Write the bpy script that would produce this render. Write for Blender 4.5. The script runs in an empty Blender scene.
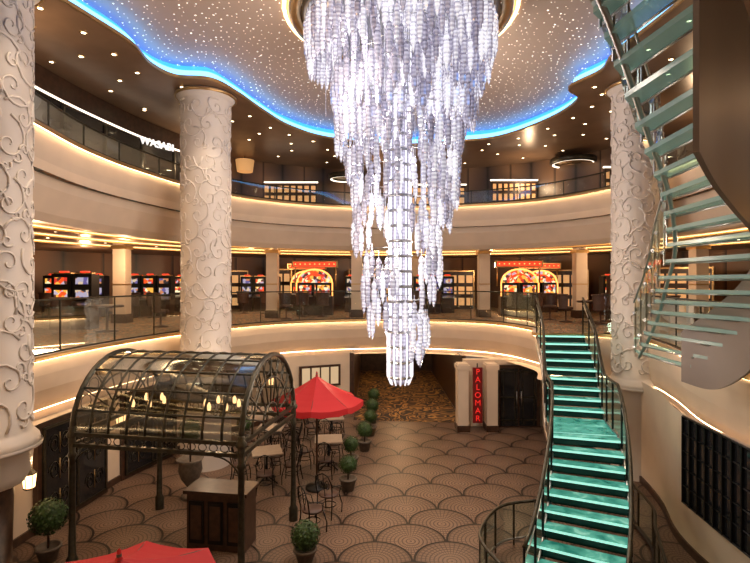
import bpy, math, random
from mathutils import Vector
random.seed(7)
ZO=4.8
pi=math.pi
bpy.context.scene.view_settings.view_transform='Standard'
# ------------------------------------------------------------ materials
def newmat(name):
    m=bpy.data.materials.new(name); m.use_nodes=True
    return m, m.node_tree, m.node_tree.nodes['Principled BSDF']
def mat(name,col,rough=.5,metal=0,em=None,es=0,noise=0,nscale=5,bump=0,bscale=30):
    m,nt,b=newmat(name)
    b.inputs['Base Color'].default_value=(*col,1); b.inputs['Roughness'].default_value=rough
    b.inputs['Metallic'].default_value=metal
    if em: b.inputs['Emission Color'].default_value=(*em,1); b.inputs['Emission Strength'].default_value=es
    g=nt.nodes.new('ShaderNodeNewGeometry')
    if noise:
        n=nt.nodes.new('ShaderNodeTexNoise'); n.inputs['Scale'].default_value=nscale
        nt.links.new(g.outputs['Position'],n.inputs['Vector'])
        r=nt.nodes.new('ShaderNodeValToRGB')
        r.color_ramp.elements[0].color=(*[c*(1-noise) for c in col],1)
        r.color_ramp.elements[1].color=(*[min(1,c*(1+noise)) for c in col],1)
        r.color_ramp.elements[0].position=.35; r.color_ramp.elements[1].position=.65
        nt.links.new(n.outputs['Fac'],r.inputs[0]); nt.links.new(r.outputs[0],b.inputs['Base Color'])
    if bump:
        n=nt.nodes.new('ShaderNodeTexNoise'); n.inputs['Scale'].default_value=bscale
        nt.links.new(g.outputs['Position'],n.inputs['Vector'])
        bp=nt.nodes.new('ShaderNodeBump'); bp.inputs['Strength'].default_value=bump
        nt.links.new(n.outputs['Fac'],bp.inputs['Height']); nt.links.new(bp.outputs[0],b.inputs['Normal'])
    return m
def MM(nt,op,a,b=None,c=None):
    n=nt.nodes.new('ShaderNodeMath'); n.operation=op
    for i,v in enumerate((a,b,c)):
        if v is None: continue
        if isinstance(v,(int,float)): n.inputs[i].default_value=v
        else: nt.links.new(v,n.inputs[i])
    return n.outputs[0]
def ramp(nt,fac,stops,const=False):
    r=nt.nodes.new('ShaderNodeValToRGB'); cr=r.color_ramp
    if const: cr.interpolation='CONSTANT'
    cr.elements[0].position=stops[0][0]; cr.elements[0].color=(*stops[0][1],1)
    cr.elements[1].position=stops[-1][0]; cr.elements[1].color=(*stops[-1][1],1)
    for p,c in stops[1:-1]:
        e=cr.elements.new(p); e.color=(*c,1)
    nt.links.new(fac,r.inputs[0]); return r.outputs[0]
def glassmat(name,col,t=.85,rough=.03,fr=.7):
    m=bpy.data.materials.new(name); m.use_nodes=True; nt=m.node_tree
    nt.nodes.remove(nt.nodes['Principled BSDF']); out=nt.nodes['Material Output']
    a=nt.nodes.new('ShaderNodeBsdfTransparent'); a.inputs[0].default_value=(*col,1)
    g=nt.nodes.new('ShaderNodeBsdfGlossy'); g.inputs['Roughness'].default_value=rough
    g.inputs['Color'].default_value=(.9,1,.98,1)
    lw=nt.nodes.new('ShaderNodeLayerWeight'); lw.inputs['Blend'].default_value=.2
    f=MM(nt,'MULTIPLY_ADD',lw.outputs['Fresnel'],fr,1-t)
    mx=nt.nodes.new('ShaderNodeMixShader'); nt.links.new(f,mx.inputs[0])
    nt.links.new(a.outputs[0],mx.inputs[1]); nt.links.new(g.outputs[0],mx.inputs[2]); nt.links.new(mx.outputs[0],out.inputs[0])
    return m
cream=mat('cream_plaster',(.68,.56,.435),.55,noise=.04,nscale=1.5)
white=mat('white_relief_plaster',(.72,.665,.61),.42,bump=.08,bscale=60)
bronze_ceiling=mat('ceiling_bronze_lacquer',(.24,.15,.095),.30,.15,noise=.10,nscale=2)
bronze=mat('dark_bronze_metal',(.065,.06,.045),.38,.8,noise=.2,nscale=12)
black=mat('black_metal',(.015,.015,.016),.4,.6)
steel=mat('brushed_steel',(.45,.45,.45),.28,1,noise=.05)
goldtrim=mat('brass_trim',(.6,.4,.18),.3,.9,noise=.05)
warmstrip=mat('warm_cove_light',(1,.8,.5),.5,em=(1,.62,.27),es=7)
covestrip=mat('fascia_cove_light',(1,.8,.5),.5,em=(1,.66,.36),es=15)
whitestrip=mat('white_light_strip',(1,1,1),.5,em=(1,.85,.65),es=2.2)
frostwin=mat('frosted_window_pane',(.4,.35,.25),.5,em=(1,.72,.42),es=.4)
spotem=mat('downlight_lens',(1,.9,.7),.5,em=(1,.80,.5),es=10)
glass=glassmat('clear_glass',(.90,.93,.92),.95,.02,.5)
tealglass=glassmat('green_tinted_glass',(.78,.94,.90),.90,.03,.6)
roofglass=glassmat('smoked_roof_glass',(.38,.36,.32),.9,.08,.6)
darkglass=mat('dark_window_glass',(.012,.013,.016),.08,0)
red=mat('red_canvas',(.40,.007,.012),.7,em=(.6,.01,.01),es=.04,bump=.15,bscale=80)
walnut=mat('dark_walnut',(.05,.024,.014),.35,noise=.3,nscale=8)
taupe=mat('taupe_ribbon_paint',(.22,.185,.165),.4,noise=.03,nscale=2)
stone=mat('table_top_stone',(.30,.24,.19),.3,noise=.08,nscale=10)
potm=mat('terracotta_planter',(.12,.095,.075),.6,noise=.2,nscale=15)
leafm=mat('leaf_green',(.03,.07,.015),.55,noise=.5,nscale=25)
leather=mat('chair_upholstery',(.07,.035,.025),.5,noise=.2)
redem=mat('red_sign_letters',(.6,.02,.02),.5,em=(1,.03,.02),es=.6)
blue1=mat('blue_cove_light_core',(.1,.4,1),.5,em=(.16,.52,1.0),es=3.6)
blue2=mat('blue_cove_light_outer',(.05,.2,.8),.5,em=(.03,.24,.95),es=2.6)  # fade of the cove glow painted as a deeper blue emissive band
lampem=mat('lamp_shade_glow',(1,.7,.4),.5,em=(1,.6,.28),es=5)
body_gap_shade=mat('tread_body_and_gap_shade',(.004,.03,.027),.2)  # near-black tread body; also paints the dark of the open step gaps
starm,nt,b=newmat('dome_star_ceiling')
b.inputs['Base Color'].default_value=(.48,.375,.30,1); b.inputs['Roughness'].default_value=.5
g=nt.nodes.new('ShaderNodeNewGeometry'); v=nt.nodes.new('ShaderNodeTexVoronoi'); v.voronoi_dimensions='2D'; v.inputs['Scale'].default_value=5.6
nt.links.new(g.outputs['Position'],v.inputs['Vector'])
wn=nt.nodes.new('ShaderNodeSeparateColor'); nt.links.new(v.outputs['Color'],wn.inputs[0])
lt=MM(nt,'LESS_THAN',v.outputs['Distance'],MM(nt,'MULTIPLY_ADD',wn.outputs[1],.055,.04))
st=MM(nt,'MULTIPLY',lt,MM(nt,'MULTIPLY_ADD',wn.outputs[0],3.5,.8))
b.inputs['Emission Color'].default_value=(1,.92,.82,1); nt.links.new(st,b.inputs['Emission Strength'])
mosaic,nt,b=newmat('scallop_mosaic_floor')
g=nt.nodes.new('ShaderNodeNewGeometry'); s=nt.nodes.new('ShaderNodeSeparateXYZ'); nt.links.new(g.outputs['Position'],s.inputs[0])
R=.66
vv=MM(nt,'DIVIDE',s.outputs[1],R); j=MM(nt,'FLOOR',vv); fv=MM(nt,'FRACT',vv)
u=MM(nt,'ADD',MM(nt,'DIVIDE',s.outputs[0],2*R),MM(nt,'MULTIPLY',j,.5))
u=MM(nt,'ADD',u,100)
fu=MM(nt,'MULTIPLY',MM(nt,'SUBTRACT',MM(nt,'FRACT',u),.5),2)
fu2=MM(nt,'MULTIPLY',MM(nt,'SUBTRACT',MM(nt,'FRACT',MM(nt,'ADD',u,.5)),.5),2)
fv2=MM(nt,'SUBTRACT',fv,1)
def ln(a,c): return MM(nt,'SQRT',MM(nt,'ADD',MM(nt,'MULTIPLY',a,a),MM(nt,'MULTIPLY',c,c)))
d1=ln(fu,fv); d2=ln(fu2,fv2); ins=MM(nt,'LESS_THAN',d1,1)
def mixv(f,a,c): return MM(nt,'ADD',MM(nt,'MULTIPLY',f,a),MM(nt,'MULTIPLY',MM(nt,'SUBTRACT',1,f),c))
r_=mixv(ins,d1,d2)
ang=MM(nt,'ARCTAN2',mixv(ins,fv,fv2),mixv(ins,fu,fu2))
rings=MM(nt,'GREATER_THAN',MM(nt,'FRACT',MM(nt,'MULTIPLY',r_,9)),.30)
spokes=MM(nt,'GREATER_THAN',MM(nt,'FRACT',MM(nt,'MULTIPLY',MM(nt,'ADD',ang,10),6.1)),.25)
tile=MM(nt,'MULTIPLY',rings,spokes)
outl=MM(nt,'GREATER_THAN',r_,.935)
base=ramp(nt,r_,[(0,(.23,.15,.105)),(.5,(.185,.12,.085)),(.9,(.145,.093,.066))])
mx=nt.nodes.new('ShaderNodeMix'); mx.data_type='RGBA'; mx.inputs[6].default_value=(.085,.053,.037,1)
nt.links.new(tile,mx.inputs[0]); nt.links.new(base,mx.inputs[7])
mx2=nt.nodes.new('ShaderNodeMix'); mx2.data_type='RGBA'; mx2.inputs[7].default_value=(.010,.006,.005,1)
nt.links.new(outl,mx2.inputs[0]); nt.links.new(mx.outputs[2],mx2.inputs[6]); nt.links.new(mx2.outputs[2],b.inputs['Base Color'])
b.inputs['Roughness'].default_value=.40; b.inputs['Specular IOR Level'].default_value=.3
def carpet(name,c1,c2,c3,scale):
    m,nt,b=newmat(name); g=nt.nodes.new('ShaderNodeNewGeometry')
    n=nt.nodes.new('ShaderNodeTexNoise'); n.inputs['Scale'].default_value=scale; n.inputs['Distortion'].default_value=2.5
    nt.links.new(g.outputs['Position'],n.inputs['Vector'])
    f=MM(nt,'FRACT',MM(nt,'MULTIPLY',n.outputs['Fac'],7))
    nt.links.new(ramp(nt,f,[(0,c1),(.4,c1),(.5,c2),(.7,c2),(.8,c3),(1,c1)]),b.inputs['Base Color'])
    b.inputs['Roughness'].default_value=.9; return m
carp7=carpet('casino_carpet',(.10,.06,.035),(.42,.21,.09),(.08,.22,.22),1.1)
carp6=carpet('corridor_carpet',(.02,.013,.012),(.36,.19,.05),(.12,.05,.02),.8)
def panelwall(name,c1,c2,sc):
    m,nt,b=newmat(name); g=nt.nodes.new('ShaderNodeNewGeometry')
    s=nt.nodes.new('ShaderNodeSeparateXYZ'); nt.links.new(g.outputs['Position'],s.inputs[0])
    a=MM(nt,'ARCTAN2',MM(nt,'SUBTRACT',s.outputs[1],9.5),MM(nt,'SUBTRACT',s.outputs[0],.5))
    f=MM(nt,'FRACT',MM(nt,'MULTIPLY',MM(nt,'ADD',a,4),sc))
    c=ramp(nt,f,[(0,(.01,.008,.006)),(.06,c1),(.5,c2),(.55,(.01,.008,.006)),(.6,c2),(1,c1)])
    nt.links.new(c,b.inputs['Base Color']); b.inputs['Roughness'].default_value=.3; return m
casinowall=panelwall('casino_wall_panels',(.36,.17,.07),(.13,.065,.03),6)
topwall=panelwall('upper_restaurant_wall',(.24,.14,.08),(.07,.045,.035),7)
def screenmat(name,scale,es,stops):
    m,nt,b=newmat(name); g=nt.nodes.new('ShaderNodeNewGeometry')
    v=nt.nodes.new('ShaderNodeTexVoronoi'); v.inputs['Scale'].default_value=scale; nt.links.new(g.outputs['Position'],v.inputs['Vector'])
    s=nt.nodes.new('ShaderNodeSeparateColor'); nt.links.new(v.outputs['Color'],s.inputs[0])
    c=ramp(nt,s.outputs[0],stops,True)
    nt.links.new(c,b.inputs['Emission Color']); b.inputs['Emission Strength'].default_value=es; b.inputs['Base Color'].default_value=(.02,.02,.02,1)
    return m
screen=screenmat('slot_screen',9,1.2,[(0,(1,.08,.01)),(.25,(1,.45,.06)),(.45,(1,.85,.5)),(.6,(.10,.03,.02)),(.78,(.6,.03,.02)),(.9,(.5,.4,.5))])
screen2=screenmat('slot_screen_cool',8,.9,[(0,(.5,.45,.6)),(.3,(.15,.12,.35)),(.5,(.7,.25,.1)),(.62,(.02,.02,.03)),(.85,(.8,.6,.4))])
marq=mat('marquee_glow',(1,.25,.05),.5,em=(1,.42,.10),es=2.2)
marqr=mat('marquee_glow_red',(1,.05,.03),.5,em=(1,.06,.02),es=1.0)
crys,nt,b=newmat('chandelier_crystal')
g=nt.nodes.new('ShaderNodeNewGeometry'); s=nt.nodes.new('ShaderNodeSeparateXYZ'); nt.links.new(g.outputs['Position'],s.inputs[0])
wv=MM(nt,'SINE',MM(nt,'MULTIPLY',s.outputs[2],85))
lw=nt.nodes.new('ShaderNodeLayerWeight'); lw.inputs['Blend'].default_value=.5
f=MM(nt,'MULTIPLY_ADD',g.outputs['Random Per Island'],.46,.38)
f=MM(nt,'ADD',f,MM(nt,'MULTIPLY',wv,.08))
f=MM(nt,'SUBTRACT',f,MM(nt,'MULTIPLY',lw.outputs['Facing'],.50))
e=ramp(nt,f,[(.05,(.02,.018,.03)),(.28,(.15,.13,.18)),(.48,(.42,.39,.47)),(.70,(1.0,.97,1.0))])  # highlight cores, dark edges and bands of the crystals painted into the emission
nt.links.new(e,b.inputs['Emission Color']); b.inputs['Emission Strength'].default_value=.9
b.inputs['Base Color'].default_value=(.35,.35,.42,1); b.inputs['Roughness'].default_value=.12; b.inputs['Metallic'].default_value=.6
coreem=mat('chandelier_core_glow',(.9,.9,1),.3,em=(.93,.92,1),es=1.05)
teal,nt,b=newmat('lit_teal_tread_glass')
g=nt.nodes.new('ShaderNodeNewGeometry'); n=nt.nodes.new('ShaderNodeTexNoise'); n.inputs['Scale'].default_value=3.5; n.inputs['Detail'].default_value=6; n.inputs['Distortion'].default_value=.8; nt.links.new(g.outputs['Position'],n.inputs['Vector'])
c=ramp(nt,n.outputs['Fac'],[(.3,(.02,.20,.16)),(.55,(.10,.44,.36)),(.72,(.32,.74,.64))]); nt.links.new(c,b.inputs['Base Color']); nt.links.new(c,b.inputs['Emission Color'])  # noise imitates caustic light, painted into base colour and glow
b.inputs['Emission Strength'].default_value=.5; b.inputs['Roughness'].default_value=.10
tr=nt.nodes.new('ShaderNodeBsdfTransparent'); tr.inputs[0].default_value=(.5,.9,.8,1); mxs=nt.nodes.new('ShaderNodeMixShader'); mxs.inputs[0].default_value=.8
nt.links.new(tr.outputs[0],mxs.inputs[1]); nt.links.new(b.outputs[0],mxs.inputs[2]); nt.links.new(mxs.outputs[0],nt.nodes['Material Output'].inputs[0])
tealedge=mat('tread_edge_glow',(.3,.8,.7),.3,em=(.42,.90,.77),es=.85)
frost,nt,b=newmat('frosted_tread_glass')
b.inputs['Base Color'].default_value=(.42,.56,.52,1); b.inputs['Roughness'].default_value=.2
b.inputs['Emission Color'].default_value=(.35,.6,.54,1); b.inputs['Emission Strength'].default_value=.08  # faint glow added to lighten the treads; no lamp in them
tr=nt.nodes.new('ShaderNodeBsdfTransparent'); tr.inputs[0].default_value=(.65,.88,.82,1); mxs=nt.nodes.new('ShaderNodeMixShader'); mxs.inputs[0].default_value=.55
nt.links.new(tr.outputs[0],mxs.inputs[1]); nt.links.new(b.outputs[0],mxs.inputs[2]); nt.links.new(mxs.outputs[0],nt.nodes['Material Output'].inputs[0])
# ------------------------------------------------------------ mesh builder
class MB:
    def __init__(s): s.v=[]; s.f=[]; s.m=[]; s.mats=[]; s.sm=[]
    def mi(s,m):
        if m not in s.mats: s.mats.append(m)
        return s.mats.index(m)
    def face(s,idx,m,sm=False): s.f.append(idx); s.m.append(s.mi(m)); s.sm.append(sm)
    def add(s,vs): b=len(s.v); s.v+= [tuple(p) for p in vs]; return b
    def box(s,c,d,m,rot=0):
        x,y,z=[k/2 for k in d]; ca,sa=math.cos(rot),math.sin(rot); P=[]
        for dz in(-z,z):
            for dx,dy in((-x,-y),(x,-y),(x,y),(-x,y)):
                P.append((c[0]+dx*ca-dy*sa,c[1]+dx*sa+dy*ca,c[2]+dz))
        b=s.add(P)
        for q in((3,2,1,0),(4,5,6,7),(0,1,5,4),(1,2,6,5),(2,3,7,6),(3,0,4,7)): s.face([b+i for i in q],m)
    def hexa(s,bot,top,m,mtop=None,mfront=None):
        b=s.add(bot+top)
        s.face([b+3,b+2,b+1,b],m); s.face([b+4,b+5,b+6,b+7],mtop or m)
        s.face([b,b+1,b+5,b+4],mfront or m)
        for q in((1,2,6,5),(2,3,7,6),(3,0,4,7)): s.face([b+i for i in q],m)
    def tube(s,path,r,m,n=6,closed=False):
        P=[Vector(p) for p in path]; N=len(P); b=len(s.v)
        for i in range(N):
            if closed: t=P[(i+1)%N]-P[i-1]
            else: t=P[min(i+1,N-1)]-P[max(i-1,0)]
            if t.length<1e-9: t=Vector((0,0,1))
            t.normalize(); up=Vector((0,0,1)) if abs(t.z)<.9 else Vector((1,0,0))
            a=t.cross(up).normalized(); c=a.cross(t)
            rr=r[i] if isinstance(r,(list,tuple)) else r
            for k in range(n):
                an=2*pi*k/n; s.v.append(tuple(P[i]+a*math.cos(an)*rr+c*math.sin(an)*rr))
        for i in range(N if closed else N-1):
            i2=(i+1)%N
            for k in range(n):
                k2=(k+1)%n; s.face([b+i*n+k,b+i*n+k2,b+i2*n+k2,b+i2*n+k],m,True)
        if not closed:
            s.face([b+k for k in range(n)][::-1],m); s.face([b+(N-1)*n+k for k in range(n)],m)
    def lathe(s,prof,c,m,n=24,ph=0,sm=True):
        b=len(s.v); K=len(prof)
        for r,z in prof:
            for k in range(n):
                a=2*pi*k/n+ph; s.v.append((c[0]+r*math.cos(a),c[1]+r*math.sin(a),c[2]+z))
        for i in range(K-1):
            for k in range(n):
                k2=(k+1)%n; s.face([b+i*n+k,b+i*n+k2,b+(i+1)*n+k2,b+(i+1)*n+k],m,sm)
    def strip(s,A,B,m,closed=False,sm=True):
        b=s.add(list(A)+list(B)); N=len(A)
        for i in range(N if closed else N-1):
            k=(i+1)%N; s.face([b+i,b+k,b+N+k,b+N+i],m,sm)
    def sweep(s,loop,prof,m,closed=True,sel=None):
        nr=normals(loop,closed); rows=[]
        for o,z in prof: rows.append([(p[0]+n[0]*o,p[1]+n[1]*o,z) for p,n in zip(loop,nr)])
        for a,c in zip(rows,rows[1:]): s.strip(a,c,m,closed)
    def ngon(s,pts,m): b=s.add(pts); s.face(list(range(b,b+len(pts))),m)
    def leaves(s,cen,rb,n,sz):
        for k in range(n):
            a=random.random()*2*pi; c=random.uniform(-1,1); s_=math.sqrt(1-c*c); d=Vector((s_*math.cos(a),s_*math.sin(a),c))
            p=Vector(cen)+d*rb*random.uniform(.85,1.0); t=d.cross(Vector((random.random()-.5,random.random()-.5,random.random()-.5))).normalized()
            b2=(d*.35+d.cross(t)).normalized()
            bb=s.add([p,p+t*sz*.5+b2*sz*.6,p+b2*sz*1.3,p-t*sz*.5+b2*sz*.6]); s.face([bb,bb+1,bb+2,bb+3],leafm)
    def rotate(s,piv,a):
        ca,sa=math.cos(a),math.sin(a)
        s.v=[(piv[0]+(x-piv[0])*ca-(y-piv[1])*sa,piv[1]+(x-piv[0])*sa+(y-piv[1])*ca,z) for x,y,z in s.v]
    def make(s,name,loc=(0,0,0),rot=0,parent=None):
        me=bpy.data.meshes.new(name); me.from_pydata(s.v,[],s.f)
        for m in s.mats: me.materials.append(m)
        me.polygons.foreach_set('material_index',s.m); me.polygons.foreach_set('use_smooth',s.sm); me.update()
        o=bpy.data.objects.new(name,me); bpy.context.collection.objects.link(o)
        o.location=loc; o.rotation_euler=(0,0,rot)
        if parent: o.parent=parent
        return o
def inst(src,loc,rot=0,sc=1):
    o=bpy.data.objects.new(src.name.split('.')[0],src.data); bpy.context.collection.objects.link(o)
    o.location=loc; o.rotation_euler=(0,0,rot); o.scale=(sc,sc,sc); return o
def cr(P,n=6,closed=True):
    out=[];N=len(P)
    for i in range(N if closed else N-1):
        if closed: p=[P[(i+k)%N] for k in(-1,0,1,2)]
        else: p=[P[max(i-1,0)],P[i],P[i+1],P[min(i+2,N-1)]]
        for k in range(n):
            t=k/n; out.append(tuple(.5*(2*b+(c-a)*t+(2*a-5*b+4*c-d)*t*t+(3*b-a-3*c+d)*t**3) for a,b,c,d in zip(*p)))
    if not closed: out.append(tuple(P[-1]))
    return out
def normals(L,closed=True):
    N=len(L);o=[]
    for i in range(N):
        a=L[(i-1)%N] if closed or i>0 else L[i]; c=L[(i+1)%N] if closed or i<N-1 else L[i]
        tx,ty=c[0]-a[0],c[1]-a[1]; l=math.hypot(tx,ty) or 1; o.append((ty/l,-tx/l))
    return o
def off(L,d,closed=True): return [(p[0]+n[0]*d,p[1]+n[1]*d) for p,n in zip(L,normals(L,closed))]
C0=(.5,9.5)
def outer(L,tab):
    out=[]
    for p in L:
        a=math.degrees(math.atan2(p[1]-C0[1],p[0]-C0[0]))%360
        for (a0,r0),(a1,r1) in zip(tab,tab[1:]):
            if a0<=a<=a1: r=r0+(r1-r0)*(a-a0)/(a1-a0); break
        out.append((C0[0]+r*math.cos(math.radians(a)),C0[1]+r*math.sin(math.radians(a))))
    return out
T7=[(0,17),(60,18),(90,19),(130,19),(180,17),(220,14),(270,13),(320,14),(360,17)]
T8=[(0,10.5),(60,12.5),(90,12.8),(120,12),(150,9.6),(180,8.4),(230,11),(270,13),(320,13),(360,10.5)]
def z3(L,z): return [(p[0],p[1],z) for p in L]
rim7=cr([(4.5,2),(5.4,4),(5.5,6),(5.55,7.5),(5.75,9),(6.3,10.8),(6.5,12.2),(5.8,13.2),(4.35,13.4),(4.65,15),(3.7,17.4),(.9,18.4),(-2.6,17.5),(-4.5,15.5),(-5.2,14),(-5.9,11.5),(-6.15,9),(-5.9,6),(-5,3),(-3,1),(0,.4),(3,.8)])
rim8=cr([(5,1.5),(6.3,4),(6.8,8),(7.3,12),(7.0,14.8),(5.6,17),(3.5,18.2),(.9,18.7),(-1.5,18.4),(-3.8,17),(-5.2,15),(-5.9,12.5),(-6.1,10.5),(-5.9,8.4),(-5.6,5),(-4,2),(0,.5)])
cove=cr([(5.4,8.5),(5.2,10.8),(5.3,11.7),(4.95,12.7),(5.5,13.5),(5.3,15.1),(4.25,17),(2.8,17.6),(.9,18),(-1.55,17.2),(-2.7,15.9),(-3.25,14.4),(-3.6,13.1),(-4.0,12.2),(-4.8,12),(-5.1,11.3),(-5.06,10.3),(-5.4,9),(-5.8,7.5),(-5.2,5.5),(-3.5,4),(0,3.2),(3.5,4),(5.2,6)])
# ------------------------------------------------------------ shell
m=MB(); m.ngon([(-14,-4,-4.8),(14,-4,-4.8),(14,28,-4.8),(-14,28,-4.8)],mosaic); m.make('floor')
m=MB(); m.ngon([(-.75,17.3,-4.79),(3.0,16.95,-4.79),(3.0,26.9,-4.79),(-.75,26.9,-4.79)],carp6); m.make('corridor_carpet')
def kprof(loop,prof,kf,mat_,mb):
    nr=normals(loop); rows=[]
    for o,z in prof: rows.append([(p[0]+n[0]*o*kf(p),p[1]+n[1]*o*kf(p),z) for p,n in zip(loop,nr)])
    for a,c in zip(rows,rows[1:]): mb.strip(a,c,mat_,True)
kf7=lambda p: 1 if p[0]<4.7 else .3
m=MB(); m.strip(z3(rim7,-1.4),z3(outer(rim7,T7),-1.4),carp7,True,False); m.make('floor')
m=MB(); kprof(rim7,[(0.15,-1.38),(-.03,-1.38),(-.03,-1.46),(.04,-1.465),(.06,-1.75),(.12,-2.05),(.28,-2.35),(.42,-2.50),(.45,-2.5),(.45,-2.65)],kf7,cream,m)
kprof(rim7,[(-.035,-1.37),(-.05,-1.40),(-.05,-1.44),(-.03,-1.46)],kf7,goldtrim,m)
kprof(rim7,[(-.02,-1.466),(.02,-1.468)],kf7,covestrip,m)
kprof(rim7,[(.43,-2.505),(.455,-2.53)],kf7,covestrip,m)
m.make('trim_1')
m=MB(); m.strip(z3(off(rim7,.1),-2.65),z3(outer(rim7,T7),-2.65),cream,True,False); m.make('ceiling')
m=MB(); m.strip(z3(rim8,2.0),z3(outer(rim8,T8),2.0),carp7,True,False); m.make('floor')
m=MB(); m.sweep(rim8,[(.5,2.0),(.12,2.0),(.12,2.82),(-.03,2.82),(-.03,2.76),(.04,2.755),(.09,2.4),(.2,1.8),(.42,1.35),(.55,1.2),(.75,1.2),(.75,1.3)],cream)
m.sweep(rim8,[(-.032,2.83),(-.06,2.80),(-.06,2.76),(-.03,2.74)],goldtrim)
m.sweep(rim8,[(-.02,2.752),(.02,2.75)],covestrip)
m.make('trim_2')
m=MB(); m.strip(z3(off(rim8,.75),1.3),z3(outer(rim8,T7),1.3),bronze_ceiling,True,False); m.make('ceiling')
m=MB()
for o,w in((.78,.05),(1.7,.07),(3.2,.08),(5.2,.10)):
    m.sweep(rim8,[(o,1.285),(o+w,1.285)],warmstrip); m.sweep(rim8,[(o+w+.02,1.3),(o+w+.02,1.24),(o+w+.25,1.24),(o+w+.25,1.3)],goldtrim)
m.make('casino_cove_lighting')
m=MB(); o7=outer(cr([(C0[0]+10*math.cos(a/24*2*pi),C0[1]+10*math.sin(a/24*2*pi)) for a in range(24)],4),T7)
m.strip(z3(o7,-1.4),z3(o7,1.35),casinowall,True); m.make('wall_casino')
o8=outer(cr([(C0[0]+10*math.cos(a/24*2*pi),C0[1]+10*math.sin(a/24*2*pi)) for a in range(24)],4),T8)
m=MB(); m.strip(z3(o8,2.0),z3(o8,4.95),topwall,True); m.make('wall_upper')
m=MB(); m.strip(z3(cove,4.9),z3(outer(cove,[(0,14),(360,14)]),4.9),bronze_ceiling,True,False)
m.sweep(cove,[(0,4.9),(-.04,4.9),(-.04,4.97),(0,4.97)],goldtrim); m.make('ceiling')
m=MB(); m.ngon(z3(off(cove,.3),5.32),starm); m.make('ceiling_dome')
m=MB(); m.sweep(cove,[(0.02,4.95),(.05,5.0),(.10,5.14)],blue1); m.sweep(cove,[(.10,5.14),(.18,5.22),(.28,5.32)],blue2); m.make('blue_cove_light')
m=MB()
def ringpts(L,step):
    out=[];acc=0
    for a,b_ in zip(L,L[1:]+L[:1]):
        acc+=math.dist(a,b_)
        if acc>step: acc=0; out.append(a)
    return out
for o,stp in((.55,.9),(1.3,1.2),(2.1,1.4),(3.2,1.6)):
    for p in ringpts(off(cove,o),stp):
        if p[1]<3: continue
        m.lathe([(.001,-.012),(.045,-.012)],(p[0],p[1],4.9),spotem,10); m.lathe([(.045,-.014),(.07,-.014),(.075,0)],(p[0],p[1],4.9),goldtrim,10)
for o in(1.3,2.4,4.2):
    for p in ringpts(off(rim8,o),1.5):
        if p[1]<5: continue
        m.lathe([(.001,-.012),(.05,-.012)],(p[0],p[1],1.3),spotem,8)
m.make('ceiling_downlights')
CX,CY=.5,10
m=MB(); m.lathe([(1.98,5.32),(1.98,5.2),(2.18,5.2),(2.23,5.32)],(CX,CY,0),goldtrim,48); m.lathe([(2.25,5.30),(2.29,5.27),(2.32,5.31)],(CX,CY,0),warmstrip,48)
m.make('chandelier_ceiling_ring')
# ------------------------------------------------------------ railings
def railing(name,loop,z0,z1,o,skip=lambda p:False,post=1.3,gm=glass):
    m=MB(); L=off(loop,o); N=len(L); run=[]; runs=[]
    for i in range(N+1):
        p=L[i%N]
        if skip(p) or p[1]<1.2:
            if len(run)>1: runs.append(run)
            run=[]
        else: run.append(p)
    if len(run)>1: runs.append(run)
    for r in runs:
        m.strip(z3(r,z0),z3(r,z1-.02),gm); m.tube(z3(r,z1),.022,bronze,6); m.tube(z3(r,z0+.02),.02,bronze,4)
        acc=9
        for a,b_ in zip(r,r[1:]):
            acc+=math.dist(a,b_)
            if acc>post: acc=0; m.box((a[0],a[1],(z0+z1)/2),(.025,.025,z1-z0),bronze)
    return m.make(name)
railing('glass_balustrade',rim7,-1.38,-.35,.1,lambda p: 4.2<p[0]<5.9 and 12.8<p[1]<14)
railing('glass_balustrade',rim8,2.83,3.3,.02)
# ------------------------------------------------------------ lower walls
m=MB()
wl=cr([(-6.4,0),(-6.3,4),(-6.55,8),(-6.3,11),(-5.8,13.5),(-4.7,15.8),(-2.8,17.5),(-0.8,18.3)],5,False)
m.strip(z3(wl,-4.8),z3(wl,-2.6),cream); m.make('wall_left')
m=MB()
wr=cr([(5.45,2),(5.45,5),(5.5,7.5),(5.62,9.2),(6.15,10.8),(6.4,12.6),(6.0,14.5),(5.6,16)],5,False)
m.strip(z3(wr,-4.8),z3(wr,-2.4),cream); m.make('wall_right')
m=MB(); m.box((4.3,16.75,-3.7),(2.7,.3,2.2),cream); m.make('wall_back')
m=MB()
m.box((-.85,22.5,-3.7),(.15,8.5,2.2),walnut); m.box((3.1,22,-3.7),(.15,9,2.2),walnut); m.box((1.1,27,-3.7),(4.2,.15,2.2),walnut); m.make('wall_corridor')
def basebd(name,L,d):
    m=MB(); l=off(L,d,False); m.strip(z3(l,-4.8),z3(l,-4.65),walnut); m.strip(z3(l,-4.65),z3(L,-4.65),walnut); m.make(name)
basebd('baseboard_left',wl,.04)
basebd('baseboard_right',wr,-.04)
m=MB()
for x in(2.82,3.75): 
    m.box((x,16.2,-3.72),(.34,.5,2.16),cream); m.box((x,16.2,-4.7),(.4,.56,.2),walnut); m.box((x,16.2,-2.75),(.42,.56,.14),cream)
m.make('pilaster_pair')
m=MB(); m.box((3.25,15.85,-3.6),(.30,.08,1.75),mat('sign_backing',(.10,.01,.01),.4,em=(.8,.01,.01),es=.05)); m.tube([(3.25,15.9,-2.75),(3.25,15.9,-2.6)],.02,black)
sg=m.make('vertical_restaurant_sign')
def text(body,loc,size,rot,mt,parent=None,name='lettering',ext=.01):
    cu=bpy.data.curves.new(name,'FONT'); cu.body=body; cu.size=size; cu.extrude=ext; cu.align_x='CENTER'; cu.align_y='CENTER'
    o=bpy.data.objects.new(name,cu); bpy.context.collection.objects.link(o); o.data.materials.append(mt)
    o.location=loc; o.rotation_euler=rot
    if parent: o.parent=parent
    return o
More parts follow.
